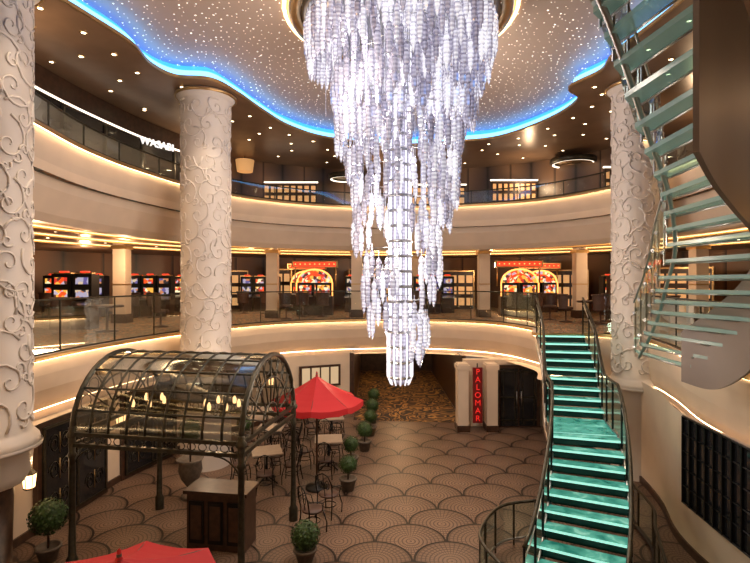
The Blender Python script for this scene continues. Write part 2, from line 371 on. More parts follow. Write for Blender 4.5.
for k,ch in enumerate('PALOMAR'): text(ch,(3.25,15.79,-2.86-k*.245),.25,(pi/2,0,0),redem,sg,'letter')
def door(name,loc,w,h,rot,n=2):
    m=MB(); m.box((0,0,h/2),(w+.2,.1,h+.1),walnut)
    lw=w/n
    for i in range(n):
        x=-w/2+lw*(i+.5); m.box((x,-.06,h/2),(lw-.06,.04,h-.12),darkglass)
        for zz in(.25,h*.5,h-.15): m.box((x,-.09,zz),(lw-.06,.03,.05),bronze)
        m.box((x-lw*.3,-.09,h/2),(.03,.03,h-.2),bronze); m.box((x+lw*.3,-.09,h/2),(.03,.03,h-.2),bronze)
        m.tube([(x+lw*.38*(1 if i==0 else -1),-.13,h*.35),(x+lw*.38*(1 if i==0 else -1),-.13,h*.6)],.02,steel)
    return m.make(name,loc,rot)
door('door_1',(4.72,16.5,-4.8),1.25,2.0,0)
m=MB(); y0,y1=6.2,9.0
def wx(y): return 5.5+ (y-7.5)*.08-.06
A=(wx(y0),y0);B=(wx(y1),y1)
m.strip([(A[0],A[1],-3.97),(B[0],B[1],-3.97)],[(A[0],A[1],-2.42),(B[0],B[1],-2.42)],darkglass)
for k in range(13):
    t=k/12; x=A[0]+(B[0]-A[0])*t-.02; y=y0+(y1-y0)*t; m.box((x,y,-3.2),(.04,.025,1.55),black)
for k in range(6): 
    z=-3.97+k*.31; m.tube([(A[0]-.02,A[1],z),(B[0]-.02,B[1],z)],.02 if k in(0,5) else .012,black,4)
m.make('window_1')
def leftdoor(name,y,w):
    i=min(range(len(wl)),key=lambda k:abs(wl[k][1]-y)); p=wl[i]; q=wl[i+1]; a=math.atan2(q[1]-p[1],q[0]-p[0])
    m=MB(); m.box((0,-.09,1.05),(w,.1,2.1),walnut); m.box((0,-.16,1.05),(w-.2,.04,1.9),darkglass)
    for s_ in(-1,0,1): m.box((s_*(w/2-.12),-.18,1.05),(.05,.03,1.9),bronze)
    for z_ in(.12,1.98): m.box((0,-.18,z_),(w-.2,.03,.05),bronze)
    for sx in(-.25,.25):
        for z in(.5,1.1,1.62):
            for sg in(-1,1): m.tube([(sx*w+sg*.14+ sg*.14*math.cos(t)*(1-t/14),-.19,z+.2*math.sin(t)*(1-t/14)) for t in [k*.5 for k in range(20)]],.009,bronze,4)
            m.tube([(sx*w,-.19,z-.2),(sx*w,-.19,z+.2)],.008,goldtrim,4)
    return m.make(name,(p[0],p[1],-4.8),a)
leftdoor('door_2',10.4,2.0); leftdoor('door_3',7.2,2.0); leftdoor('door_4',12.9,2.0)
m=MB(); m.box((0,0,0),(1.5,.08,.75),walnut)
for k in(-.52,-.17,.17,.52): m.box((k,-.05,0),(.28,.03,.6),frostwin)
m.make('window_2',(-1.95,17.75,-3.35),.38)
# ------------------------------------------------------------ relief columns
def relief_column(x,y,r,zt,zb,pier=None):
    m=MB()
    low=[(r+.02,-4.8)] if not pier else [(r-.02,zb-.45),(r-.1,zb-.6),(r-.25,zb-.66)]
    m.lathe([(r+.12,zt),(r+.12,zt-.08),(r+.04,zt-.16),(r,zt-.2),(r,zb+.25),(r+.03,zb+.2),(r+.1,zb+.12),(r+.12,zb+.02),(r+.06,zb-.06),(r+.02,zb-.1)]+low,(x,y,0),white,48)
    if pier: m.lathe([(r-.25,zb-.64),(r-.28,-4.6),(r-.2,-4.6),(r-.2,-4.8)],(x,y,0),walnut,32)
    m.lathe([(r+.13,zt-.01),(r+.17,zt-.03),(r+.17,zt-.07),(r+.13,zt-.09)],(x,y,0),goldtrim,48)
    m.lathe([(r+.14,zb+.03),(r+.15,zb),(r+.14,zb-.03),(r+.05,zb-.04)],(x,y,0),white,48)
    nth=8; cell=2*pi*r/nth; rows=int((zt-zb-.6)/(cell*.9)); dz=(zt-zb-.6)/rows
    rt=.023
    for i in range(rows):
        for k in range(nth):
            u0=(k+.5*(i%2)+random.uniform(-.08,.08))*cell; z0=zb+.4+(i+.5)*dz; sg=1 if (i+k)%2 else -1
            a0=random.uniform(0,6.28); R0=cell*random.uniform(.38,.5)
            for br in(0,1):
                pts=[]
                for q in range(24):
                    t=q/23
                    if br==0:
                        ang=a0+sg*t*8.5; rad=R0*(1-t)**.9+.015
                        if t<.2: rad=R0*(1+ (.2-t)*5.0)
                        cx_,cz_=u0,z0
                    else:
                        ang=a0+pi*.75-sg*t*6.5; rad=R0*.42*(1-t)+.01; cx_=u0+R0*.95*math.cos(a0+sg*2.4); cz_=z0+R0*.95*math.sin(a0+sg*2.4)
                    uu=cx_+rad*math.cos(ang)*.9; zz=min(max(cz_+rad*math.sin(ang),zb+.28),zt-.22); th=uu/r
                    pts.append((x+(r+.006)*math.cos(th),y+(r+.006)*math.sin(th),zz))
                m.tube(pts,[rt*(1-.5*q/23) for q in range(24)],white,5)
    return m.make('relief_column')
relief_column(-6.26,8.0,.65,4.88,-2.65,True)
relief_column(-4.46,13.2,.62,4.88,-2.65)
relief_column(6.5,12.5,.53,4.88,-2.6)
cc=MB(); cc.box((0,0,1.35),(.42,.42,2.68),cream); cc.box((0,0,.15),(.5,.5,.3),walnut); cc.box((0,0,2.55),(.52,.52,.12),goldtrim); cc.box((0,0,1.3),(.44,.44,.04),goldtrim)
pts=[(-3.95,19.3),(-.72,19.8),(4.3,19.8),(7.9,19.3),(-8.6,17),(11,17),(-6.8,22),(2,24)]
o=cc.make('casino_column',(pts[0][0],pts[0][1],-1.4))
for p in pts[1:]: inst(o,(p[0],p[1],-1.4))
# ------------------------------------------------------------ chandelier
m=MB()
def pendant(x,y,z,L,r):
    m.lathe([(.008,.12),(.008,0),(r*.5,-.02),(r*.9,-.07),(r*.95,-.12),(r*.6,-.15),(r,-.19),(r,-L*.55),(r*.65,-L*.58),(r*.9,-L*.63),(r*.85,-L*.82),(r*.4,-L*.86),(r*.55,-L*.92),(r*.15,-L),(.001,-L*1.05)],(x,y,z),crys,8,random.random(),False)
# tiers: (z_top, radius, pendant length, angular start, angular span, spacing) angle 0=right, 180=left, 270=towards viewer
tiers=[(5.15,1.86,.66,0,360,.19),(5.15,1.45,.66,0,360,.24),(5.1,.95,.66,0,360,.27),
 (4.72,1.80,.66,0,360,.19),(4.7,1.3,.66,0,360,.24),(4.38,1.62,.64,-110,250,.20),(4.4,.85,.66,0,360,.27),
 (4.1,1.50,.66,-100,170,.19),(4.05,1.34,.66,110,180,.19),(4.0,1.0,.66,0,360,.24),
 (3.65,1.46,.66,-70,110,.19),(3.6,1.28,.66,130,160,.19),(3.5,.9,.66,170,200,.22),
 (3.15,1.26,.6,150,130,.19),(3.1,1.22,.6,-80,160,.19),(3.0,.78,.62,160,240,.24),
 (2.65,1.05,.62,140,130,.19),(2.55,1.16,.64,-75,150,.19),(2.4,.62,.6,190,180,.24),
 (2.1,1.14,.6,-65,130,.19),(2.05,.94,.62,160,110,.19),
 (1.6,1.0,.6,-60,100,.19),(1.6,.90,.62,150,100,.19),(1.5,.52,.6,200,160,.24),
 (1.1,.78,.62,-75,130,.18),(1.1,.92,.6,165,70,.19),
 (.6,.80,.62,-70,120,.18),(.5,.68,.6,160,110,.18),
 (.1,.74,.6,155,110,.18),(.1,.68,.55,-65,80,.19),
 (-.4,.62,.6,165,120,.18),(-.5,.44,.55,-90,120,.18),(-.75,.55,.6,-75,90,.17),(-1.15,.46,.5,-75,110,.17)]
for zt,rad,Lp,a0,sp,spc in tiers:
    arc=math.radians(sp)*rad; n=max(3,int(arc/spc))
    for k in range(n):
        a=math.radians(a0)+math.radians(sp)*(k+.5)/n
        pendant(CX+rad*math.cos(a),CY+rad*math.sin(a),min(zt+random.uniform(-.13,.13),5.05),Lp*random.uniform(.88,1.08),random.uniform(.054,.066))
    m.tube([(CX+rad*math.cos(a),CY+rad*math.sin(a),min(zt+.14,5.15)) for a in [math.radians(a0+sp*q/24) for q in range(25)]],.008,steel,4)
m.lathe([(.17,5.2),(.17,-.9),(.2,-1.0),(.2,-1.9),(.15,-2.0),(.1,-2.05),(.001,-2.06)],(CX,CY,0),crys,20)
for k in range(12):
    a=2*pi*k/12; m.tube([(CX+.215*math.cos(a),CY+.215*math.sin(a),5.2),(CX+.215*math.cos(a),CY+.215*math.sin(a),-1.0),(CX+.25*math.cos(a),CY+.25*math.sin(a),-1.05),(CX+.25*math.cos(a),CY+.25*math.sin(a),-1.88),(CX+.18*math.cos(a),CY+.18*math.sin(a),-2.05)],.016,coreem,5)
zz=5.0
while zz>-2: m.lathe([(.235,.03),(.255,0),(.235,-.03)],(CX,CY,zz),steel,20); zz-=.3
for k in range(80):
    a=random.random()*6.28; rr=random.uniform(.3,1.7); z1=random.uniform(.5,4) if rr<1.1 else random.uniform(3.0,4.4)
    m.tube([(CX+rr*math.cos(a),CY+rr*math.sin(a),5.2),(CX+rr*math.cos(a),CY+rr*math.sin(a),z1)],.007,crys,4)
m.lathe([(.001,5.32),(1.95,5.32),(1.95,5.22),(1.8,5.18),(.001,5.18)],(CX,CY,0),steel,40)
m.make('crystal_chandelier')
# ------------------------------------------------------------ main stair
def lerp_path(P,t):
    f=t*(len(P)-1); i=min(int(f),len(P)-2); f-=i
    return tuple(a+(b-a)*f for a,b in zip(P[i],P[i+1]))
def arclen_sample(P,n):
    d=[0]
    for a,b in zip(P,P[1:]): d.append(d[-1]+math.dist(a,b))
    out=[]
    for k in range(n):
        s_=d[-1]*k/(n-1)
        for i in range(len(P)-1):
            if d[i]<=s_<=d[i+1]+1e-9:
                f=(s_-d[i])/(d[i+1]-d[i]); out.append(tuple(a+(b-a)*f for a,b in zip(P[i],P[i+1]))); break
    return out
cl=cr([(4.93,13.35),(4.75,12.3),(4.45,11.3),(4.14,10.2),(3.97,9.4),(3.58,8.4),(3.08,7.4),(2.65,6.7)],8,False)
NS=24; S=arclen_sample(cl,NS+1); nr=normals(S,False)
m=MB(); W=.59
zs=[]; z=-1.42
for i in range(NS):
    zs.append(z)
    if not (9<=i<=12): z-=3.38/20
L=[];Rr=[]
for i in range(NS+1):
    p,n=S[i],nr[i]; w=W+max(0,i-12)*.005
    L.append((p[0]-n[0]*w,p[1]-n[1]*w)); Rr.append((p[0]+n[0]*w,p[1]+n[1]*w))
for i in range(NS):
    a,b_=L[i],Rr[i]; c,d=Rr[i+1],L[i+1]; zt=zs[i]
    land=9<=i<12; k1=1 if land else .88
    mixp=lambda p,q,t:(p[0]+(q[0]-p[0])*t,p[1]+(q[1]-p[1])*t)
    a,d=a,mixp(a,d,k1); b_,c=b_,mixp(b_,c,k1)
    bot=[(d[0],d[1],zt-.04),(c[0],c[1],zt-.04),(b_[0],b_[1],zt-.04),(a[0],a[1],zt-.04)]
    m.hexa(bot,[(x,y,zt) for x,y,_ in bot],body_gap_shade,teal,tealedge if not land else teal)
    if zs[min(i+1,NS-1)]<zt:
        e0=mixp(a,d,.86); e1=mixp(b_,c,.86)
        m.strip([(e0[0],e0[1],zt-.168),(e1[0],e1[1],zt-.168)],[(e0[0],e0[1],zt-.04),(e1[0],e1[1],zt-.04)],body_gap_shade)  # dark sheet paints the shade between two open treads
zl=zs+[zs[-1]-.1]
for E in(L,Rr):
    A=[(p[0],p[1],max(z_-.30,-4.79)) for p,z_ in zip(E,zl)]; B=[(p[0],p[1],z_+.03) for p,z_ in zip(E,zl)]
    m.strip(A,B,steel); m.tube(B,.022,steel,6)
    m.tube([(p[0],p[1],max(z_-.3,-4.76)) for p,z_ in zip(E,zl)],.035,steel,6)
    m.strip([(p[0],p[1],z_+.08) for p,z_ in zip(E,zl)],[(p[0],p[1],z_+.93) for p,z_ in zip(E,zl)],tealglass)
    m.tube([(p[0],p[1],z_+.98) for p,z_ in zip(E,zl)],.03,bronze,6)
    m.tube([(p[0],p[1],z_+.80) for p,z_ in zip(E,zl)],.012,steel,5)
    for i in range(0,NS+1,2): m.box((E[i][0],E[i][1],zl[i]+.42),(.03,.03,1.1),black)
m.make('illuminated_glass_staircase')
gp=cr([(2.95,9.2),(2.3,9.0),(1.85,8.4),(1.65,7.8),(1.8,7.1)],6,False)
m=MB(); m.strip(z3(gp,-4.7),z3(gp,-4.05),tealglass); m.tube(z3(gp,-4.03),.028,bronze); m.tube(z3(gp,-4.68),.02,steel)
for i in range(0,len(gp),4): m.box((gp[i][0],gp[i][1],-4.4),(.03,.03,.78),bronze)
m.make('stair_foot_guard_rail')
gp=cr([(4.1,7.0),(4.6,8.2),(4.95,8.9),(5.15,10),(5.5,10.8)],6,False)
m=MB(); m.strip(z3(gp,-4.7),z3(gp,-4.05),tealglass); m.tube(z3(gp,-4.03),.028,bronze); m.tube(z3(gp,-4.75),.05,black)
for i in range(0,len(gp),4): m.box((gp[i][0],gp[i][1],-4.4),(.03,.03,.78),bronze)
m.make('stair_foot_guard_rail')
# ------------------------------------------------------------ upper curved stair
UL=[(5.0,9.6,-1.3),(4.85,9.0,-.85),(4.65,8.4,-.4),(4.45,7.9,0),(4.25,7.3,.5),(3.9,6.7,.9),(3.4,6.0,1.3),(2.8,5.3,1.7),(2.22,4.6,2.1),(1.84,4.2,2.4),(1.4,3.8,2.7)]
UR=[(4.9,8.0),(5.0,7.4),(4.95,6.7),(4.7,6.0),(4.3,5.35),(3.75,4.75),(3.2,4.25),(2.75,3.85),(2.35,3.5),(1.97,3.1),(1.6,2.8)]
RB=[-1.6,-1.6,-1.25,-.75,-.25,.1,.40,.54,.68,.80]; RT=[-.8,-.4,.05,.6,1.1,1.5,2.0,2.3,2.7,3.0]
m=MB()
RR=cr([(a[0],a[1],b_,c) for a,b_,c in zip(UR[:10],RB,RT)],8,False)
nrr=normals(RR,False)
TH=-.035
for th in(0,TH):
    m.strip([(p[0]+n[0]*th,p[1]+n[1]*th,p[2]) for p,n in zip(RR,nrr)],[(p[0]+n[0]*th,p[1]+n[1]*th,p[3]) for p,n in zip(RR,nrr)],taupe)
for k in(2,3): m.strip([(p[0],p[1],p[k]) for p in RR],[(p[0]+n[0]*TH,p[1]+n[1]*TH,p[k]) for p,n in zip(RR,nrr)],taupe)
for i in(0,-1):
    p,n=RR[i],nrr[i]; m.ngon([(p[0],p[1],p[2]),(p[0]+n[0]*TH,p[1]+n[1]*TH,p[2]),(p[0]+n[0]*TH,p[1]+n[1]*TH,p[3]),(p[0],p[1],p[3])],taupe)
LL=cr(UL,8,False); R3=cr([(a[0],a[1],l[2]) for a,l in zip(UR,UL)],8,False)
NT=22
for k in range(NT):
    t=(k+.0)/(NT); t2=min(1,t+.86/NT)
    a=lerp_path(LL,t); d=lerp_path(LL,t2); b_=lerp_path(R3,t); c=lerp_path(R3,t2); z=a[2]
    bot=[(a[0],a[1],z-.05),(b_[0],b_[1],z-.05),(c[0],c[1],z-.05),(d[0],d[1],z-.05)]
    m.hexa(bot,[(x,y,z) for x,y,_ in bot],frost)
    m.tube([(a[0]*.96+d[0]*.04,a[1]*.96+d[1]*.04,z-.065),(b_[0],b_[1],z-.065)],.012,steel,5)
m.tube([(p[0]*.9+q[0]*.1,p[1]*.9+q[1]*.1,p[2]-.13) for p,q in zip(LL,R3)],.03,steel,8)
m.strip([(p[0]-.03,p[1],p[2]-.05) for p in LL],[(p[0]-.03,p[1],p[2]+.85) for p in LL],tealglass)
m.tube([(p[0]-.03,p[1],p[2]+.9) for p in LL],.018,steel,8)
for i in range(0,len(LL),5):
    p=LL[i]; m.box((p[0],p[1],p[2]+.38),(.022,.022,1.05),steel)
    for dz in(.05,.7): m.tube([(p[0]-.05,p[1]-.03,p[2]+dz),(p[0],p[1],p[2]+dz)],.028,steel,8)
m.make('curved_glass_tread_staircase')
# ------------------------------------------------------------ pergola
m=MB(); X0,X1,Y0,Y1,ZS=-5.02,-2.06,7.7,10.1,-2.5; YC=(Y0+Y1)/2; RP=(Y1-Y0)/2
for x in(X0,X1):
    for y in(Y0,Y1):
        m.lathe([(.09,-4.8),(.09,-4.55),(.06,-4.5),(.05,-3.9),(.05,-2.9),(.075,-2.85),(.05,-2.8),(.06,ZS)],(x,y,0),bronze,10)
        m.lathe([(.08,ZS-.05),(.09,ZS),(.05,ZS+.05),(.06,ZS+.1),(.001,ZS+.16)],(x,y,0),bronze,10)
for y in(Y0,Y1):
    for z in(ZS,ZS-.18): m.box(((X0+X1)/2,y,z),(X1-X0+.1,.07,.06),bronze)
    for k in range(16): 
        x=X0+(X1-X0)*(k+.5)/16; m.tube([(x+.07*math.cos(t),y,ZS-.09+.06*math.sin(t)) for t in [q*pi/5 for q in range(10)]],.010,bronze,4,True)
for x in(X0,X1):
    for z in(ZS,ZS-.18): m.box((x,YC,z),(.06,Y1-Y0,.06),bronze)
NR=10
for k in range(NR):
    x=X0+(X1-X0)*k/(NR-1); rr=.045 if k in(0,NR-1) else .022
    m.tube([(x,YC-RP*math.cos(t),ZS+RP*math.sin(t)) for t in [q*pi/20 for q in range(21)]],rr,bronze,6)
arc=[(YC-RP*math.cos(t),ZS+RP*math.sin(t)) for t in [q*pi/20 for q in range(21)]]
m.strip([(X0,y,z) for y,z in arc],[(X1,y,z) for y,z in arc],roofglass)
for q in range(1,10):
    t=q*pi/10; m.tube([(X0,YC-RP*math.cos(t),ZS+RP*math.sin(t)),(X1,YC-RP*math.cos(t),ZS+RP*math.sin(t))],.02,bronze,5)
for x in(X0,X1):
    for rr in(.35,.8): m.tube([(x,YC-rr*math.cos(t),ZS+rr*math.sin(t)) for t in [q*pi/16 for q in range(17)]],.018,bronze,5)
    for q in range(1,10):
        t=q*pi/10; m.tube([(x,YC-.35*math.cos(t),ZS+.35*math.sin(t)),(x,YC-RP*math.cos(t),ZS+RP*math.sin(t))],.014,bronze,5)
    for q in range(10):
        t=(q+.5)*pi/10; m.tube([(x,YC-1.0*math.cos(t)+.12*math.cos(u),ZS+1.0*math.sin(t)+.12*math.sin(u)) for u in [w*pi/5 for w in range(10)]],.01,bronze,4,True)
for x in(X0,X1):
    for y,sy in((Y0,1),(Y1,-1)):
        m.tube([(x,y+sy*.45*(1-math.cos(t)),ZS-.22-.45*(1-math.sin(t))) for t in [q*pi/16 for q in range(9)]],.014,bronze,5)
        sx=1 if x==X0 else -1
        m.tube([(x+sx*.45*(1-math.cos(t)),y,ZS-.22-.45*(1-math.sin(t))) for t in [q*pi/16 for q in range(9)]],.014,bronze,5)
m.rotate((X1,Y0),math.radians(-10))
pg=m.make('bronze_barrel_pergola')
def candel():
    m=MB()
    m.tube([(0,0,1.15),(0,0,.25)],.012,bronze,5)
    for k in range(6):
        a=k*pi/3; m.tube([(0,0,.25),(.15*math.cos(a),.15*math.sin(a),.12),(.3*math.cos(a),.3*math.sin(a),.22)],.01,bronze,5); m.lathe([(.001,.24),(.03,.25),(.037,.31),(.02,.37),(.001,.39)],(.3*math.cos(a),.3*math.sin(a),0),lampem,8)
    m.lathe([(.001,.02),(.06,.08),(.03,.2),(.05,.28),(.001,.3)],(0,0,0),bronze,10)
    return m.make('pergola_chandelier',(-2.75,9.0,-2.5))
pc=candel(); inst(pc,(-4.2,9.25,-2.5))
m=MB()
m.box((0,0,.5),(1.1,.5,1.0),walnut); m.box((0,0,1.03),(1.2,.6,.06),walnut)
for k in(-.36,0,.36): m.box((k,-.26,.5),(.28,.03,.75),black); m.box((k,-.28,.5),(.2,.02,.6),walnut)
m.make('host_desk',(-2.8,9.15,-4.8),-.15)
def parasol(loc,r,hrim,hap,n=8,ph=0):
    m=MB(); pts=[(r*math.cos(2*pi*k/n+ph),r*math.sin(2*pi*k/n+ph)) for k in range(n)]
    rows=6
    for k in range(n):
        a,b_=pts[k],pts[(k+1)%n]; prev=None
        for j in range(rows+1):
            t=j/rows; sag=-.05*math.sin(pi*t)
            row=[]
            for q in range(5):
                w=q/4; x=(a[0]*(1-w)+b_[0]*w)*t; y=(a[1]*(1-w)+b_[1]*w)*t
                row.append((x,y,hap+(hrim-hap)*t+sag*(1)-.04*t*math.sin(pi*w)))
            if prev: m.strip(prev,row,red)
            prev=row
        low=[(x*1.0,y*1.0,z-.12-.02*(i%2)) for i,(x,y,z) in enumerate(prev)]
        m.strip(prev,low,red)
        m.tube([(0,0,hap-.02),(a[0]*.5,a[1]*.5,(hap+hrim)/2-.07),(a[0],a[1],hrim-.01)],.01,walnut,4)
    m.tube([(0,0,0.02),(0,0,hap+.05)],.025,walnut,8); m.lathe([(.001,hap+.10),(.02,hap+.08),(.02,hap+.03),(.04,hap)],(0,0,0),red,8)
    m.lathe([(.26,0),(.26,.06),(.05,.1),(.04,.3)],(0,0,0),black,16)
    return m.make('red_parasol',loc)
parasol((-1.35,11.6,-4.8),1.08,2.05,2.62)
parasol((-2.38,4.65,-4.8),1.0,1.88,2.22,8,.2)
def topiary(loc,rb,h,stem=False,n=520):
    m=MB(); pr=h*.42 if not stem else .22
    m.lathe([(.001,.0),(.13,0),(.19,pr),(.21,pr),(.21,pr+.04),(.17,pr+.04),(.16,pr),(.001,pr)],(0,0,0),potm,16)
    m.tube([(0,0,pr),(0,0,h)],.02,walnut,6); cz=h
    m.lathe([(.001,-rb*.9),(rb*.6,-rb*.6),(rb*.88,0),(rb*.6,rb*.6),(.001,rb*.9)],(0,0,cz),leafm,12)
    m.leaves((0,0,cz),rb,n,rb*.13)
    return m.make('potted_topiary',loc)
topiary((-1.2,8.6,-4.8),.25,.44,n=900)
topiary((-.62,11.5,-4.8),.22,.6); topiary((-.62,12.9,-4.8),.22,.6); topiary((-.30,14.2,-4.8),.24,.6); topiary((-.15,15.6,-4.8),.22,.6); topiary((-.1,17.0,-4.8),.24,.6); topiary((-.05,18.6,-4.8),.24,.6)
topiary((-5.62,8.6,-4.8),.30,.76,True,900); topiary((-3.9,14.9,-4.8),.24,.55)
m=MB(); m.box((0,0,.735),(.7,.7,.035),stone); m.box((0,0,.71),(.65,.65,.03),black); m.tube([(0,0,.05),(0,0,.7)],.03,black,8)
for a in range(4):
    t=a*pi/2+pi/4; m.tube([(0,0,.15),(.18*math.cos(t),.18*math.sin(t),.08),(.33*math.cos(t),.33*math.sin(t),.015)],.018,black,5)
tb=m.make('cafe_table',(-1.1,12.4,-4.8),.1)
tabs=[(-1.2,12.9),(-2.6,12.0),(-2.9,13.9),(-1.3,15.0),(-2.6,15.8)]
tb.location=(tabs[0][0],tabs[0][1],-4.8)
for p in tabs[1:]: inst(tb,(p[0],p[1],-4.8),random.random()*.4)
m=MB(); m.lathe([(.001,.45),(.2,.45),(.21,.43),(.2,.41),(.001,.41)],(0,0,0),leather,16)
for sx in(-1,1):
    m.tube([(sx*.15,-.15,.42),(sx*.2,-.2,.2),(sx*.19,-.2,.01)],.013,black,5)
    m.tube([(sx*.19,.22,.01),(sx*.17,.17,.25),(sx*.17,.16,.45),(sx*.19,.21,.7),(sx*.12,.24,.88),(0,.25,.93)],.014,black,5)
    m.tube([(sx*.09+ .06*math.cos(t)*(1-t/12),.22,.68+.12*math.sin(t)*(1-t/12)) for t in [k*.6 for k in range(14)]],.008,black,4)
    m.tube([(sx*.18,.18,.66),(sx*.26,.05,.66),(sx*.24,-.1,.6),(sx*.17,-.12,.43)],.011,black,5)
m.tube([(0,.16,.44),(0,.24,.92)],.009,black,4); m.lathe([(.15,.2),(.16,.21),(.15,.22)],(0,0,0),black,14)
ch=m.make('bistro_chair',(-1.05,11.35,-4.8),pi)
first=True
for p in tabs:
    for a in (0,pi/2,pi,3*pi/2):
        if p in(tabs[0],tabs[3]) and a==3*pi/2: continue
        aa=a+random.uniform(-.2,.2)
        q=(p[0]-.62*math.sin(aa),p[1]+.62*math.cos(aa),-4.8)
        if first: first=False; ch.location=q; ch.rotation_euler[2]=aa; continue
        inst(ch,q,aa)
for x,y,a in((-.95,10.3,2.7),(-1.2,9.6,2.2)): inst(ch,(x,y,-4.8),a)
m=MB(); m.lathe([(.001,0),(.2,0),(.2,.08),(.1,.14),(.07,.25),(.2,.45),(.26,.62),(.24,.8),(.3,.88),(.27,.86),(.001,.8)],(0,0,0),potm,20)
m.tube([(0,0,.8),(0,0,1.4)],.02,walnut,6)
m.lathe([(.001,-.2),(.15,-.14),(.22,0),(.15,.14),(.001,.2)],(0,0,1.5),leafm,12); m.leaves((0,0,1.5),.25,700,.035)
m.make('planted_stone_urn',(-4.1,11.1,-4.8))
def sconce(loc,rot,arm=.2):
    m=MB(); m.box((0,0,0),(.12,.04,.3),bronze); m.tube([(0,-.02,.05),(0,-arm*.7,.26),(0,-arm,.24),(0,-arm,.1)],.015,bronze,6)
    m.lathe([(.09,-.22),(.11,0),(.02,.12)],(0,-arm,-.02),lampem,6,0,False); m.lathe([(.12,0),(.03,.13),(.001,.18)],(0,-arm,-.01),bronze,6,0,False)
    for k in range(6): a=k*pi/3; m.tube([(.09*math.cos(a),-arm+.09*math.sin(a),-.24),(.112*math.cos(a),-arm+.112*math.sin(a),-.02)],.008,bronze,4)
    m.lathe([(.095,-.23),(.095,-.25),(.001,-.28)],(0,-arm,-.02),bronze,6,0,False)
    return m.make('wall_lantern',loc,rot)
sconce((-6.46,8.85,-3.4),pi/2+.0,.34); sconce((-6.15,11.7,-3.1),pi/2); sconce((-5.15,15.0,-3.2),pi/2-.45); sconce((-3.6,16.85,-3.2),.7)
# ------------------------------------------------------------ casino furniture
def slot(scr,name='slot_machine'):
    m=MB(); m.box((0,0,.35),(.55,.5,.7),walnut); m.box((0,.05,1.15),(.56,.42,.95),black)
    m.hexa([(-.27,-.42,.66),(.27,-.42,.66),(.27,-.15,.70),(-.27,-.15,.70)],[(-.27,-.42,.72),(.27,-.42,.72),(.27,-.15,.82),(-.27,-.15,.82)],steel)
    m.box((0,-.17,1.02),(.38,.02,.26),scr); m.box((0,-.17,1.42),(.36,.02,.2),scr)
    m.lathe([(.001,-.03),(.12,-.03),(.14,0),(.12,.03),(.001,.03)],(0,0,1.68),marqr,16); m.box((0,0,1.64),(.5,.2,.05),goldtrim)
    return m.make(name,(-12.9,20,-1.4))
sl=slot(screen); s2=slot(screen2); s2.location=(-12.28,20,-1.4)
sp=[(-12.9+.62*k,20) for k in range(2,4)]+[(-9.7+.62*k,20.2) for k in range(3)]+[(-6+.62*k,23.5) for k in range(3)]+[(1.4+.62*k,22.5) for k in range(4)]+[(9.8+.62*k,21) for k in range(3)]+[(-11+.62*k,23.5) for k in range(6)]+[(-9.2+.62*k,14.8) for k in range(2)]+[(-1.1+.62*k,23) for k in range(3)]+[(9.0+.62*k,18.6) for k in range(2)]
for k,p in enumerate(sp): inst(s2 if k%3 else sl,(p[0],p[1],-1.4),0)
m=MB(); m.box((0,0,.4),(1.5,.7,.8),walnut); 
for x in(-.38,.38):
    m.box((x,-.1,1.05),(.66,.5,.6),black); m.box((x,-.37,1.05),(.5,.02,.4),screen); m.box((x,-.45,.8),(.6,.25,.06),steel)
pts=[(.72*math.cos(t),0,1.35+.55*math.sin(t)) for t in [q*pi/14 for q in range(15)]]
m.ngon([(x,-.3,z) for x,_,z in pts],screen); m.ngon([(x,.1,z) for x,_,z in pts][::-1],black)
m.strip([(x,-.3,z) for x,_,z in pts],[(x,.1,z) for x,_,z in pts],goldtrim); m.tube([(x,-.32,z) for x,_,z in pts],.04,marq,6)
m.tube([(x*.6,-.34,1.37+(z-1.35)*.6) for x,_,z in pts],.03,marqr,6); m.tube([(-.74,-.36,.8),(-.74,-.36,1.35)],.03,marq,6); m.tube([(.74,-.36,.8),(.74,-.36,1.35)],.03,marq,6)
# cornice sign over the machines
m.box((0,-.1,2.12),(1.9,.25,.28),goldtrim); m.box((0,-.24,2.12),(1.75,.03,.18),marqr)
for k in range(9): m.lathe([(.001,-.03),(.035,0),(.001,.03)],(-.8+.2*k,-.28,2.12),marq,8)
for x in(-.85,.85): m.tube([(x,0,1.2),(x,0,2.05)],.03,goldtrim,6)
sc=m.make('slot_machine_carousel',(-2.5,21,-1.4)); inst(sc,(5.9,20.6,-1.4),-.1); inst(sc,(7.6,23.2,-1.4)); inst(sc,(-3.3,24.4,-1.4))
m=MB(); m.lathe([(.001,0),(.22,0),(.22,.03),(.03,.06),(.03,.42),(.24,.44),(.25,.5),(.22,.54),(.001,.55)],(0,0,0),leather,16)
m.strip([(.24*math.cos(t),.24*math.sin(t),.5) for t in [q*pi/8 for q in range(9)]],[(.27*math.cos(t),.27*math.sin(t),.95) for t in [q*pi/8 for q in range(9)]],leather)
m.tube([(.27*math.cos(t),.27*math.sin(t),.95) for t in [q*pi/8 for q in range(9)]],.03,leather,6)
st_=m.make('casino_chair',(-2.9,20,-1.4),pi)
for x,y,a in((-2.1,20,3.3),(5.5,19.5,3),(6.3,19.5,3.2),(6.6,17.3,1.5),(7.4,16.4,3),(8.1,17.5,5),(9.5,16.8,4.7),(6.4,18.3,0),(-12.6,19.2,3),(-11.6,19.2,3),(-9.4,19.4,3.2),(-8.6,19.4,3),(-5.8,22,3),(-4.8,22,3),(1.8,21.6,3),(2.6,21.6,3),(-8.4,13.4,1),(-6.6,15.4,2),(9.2,15.6,3.1),(-3.3,18.6,1),(.8,19.6,2)): inst(st_,(x,y,-1.4),a)
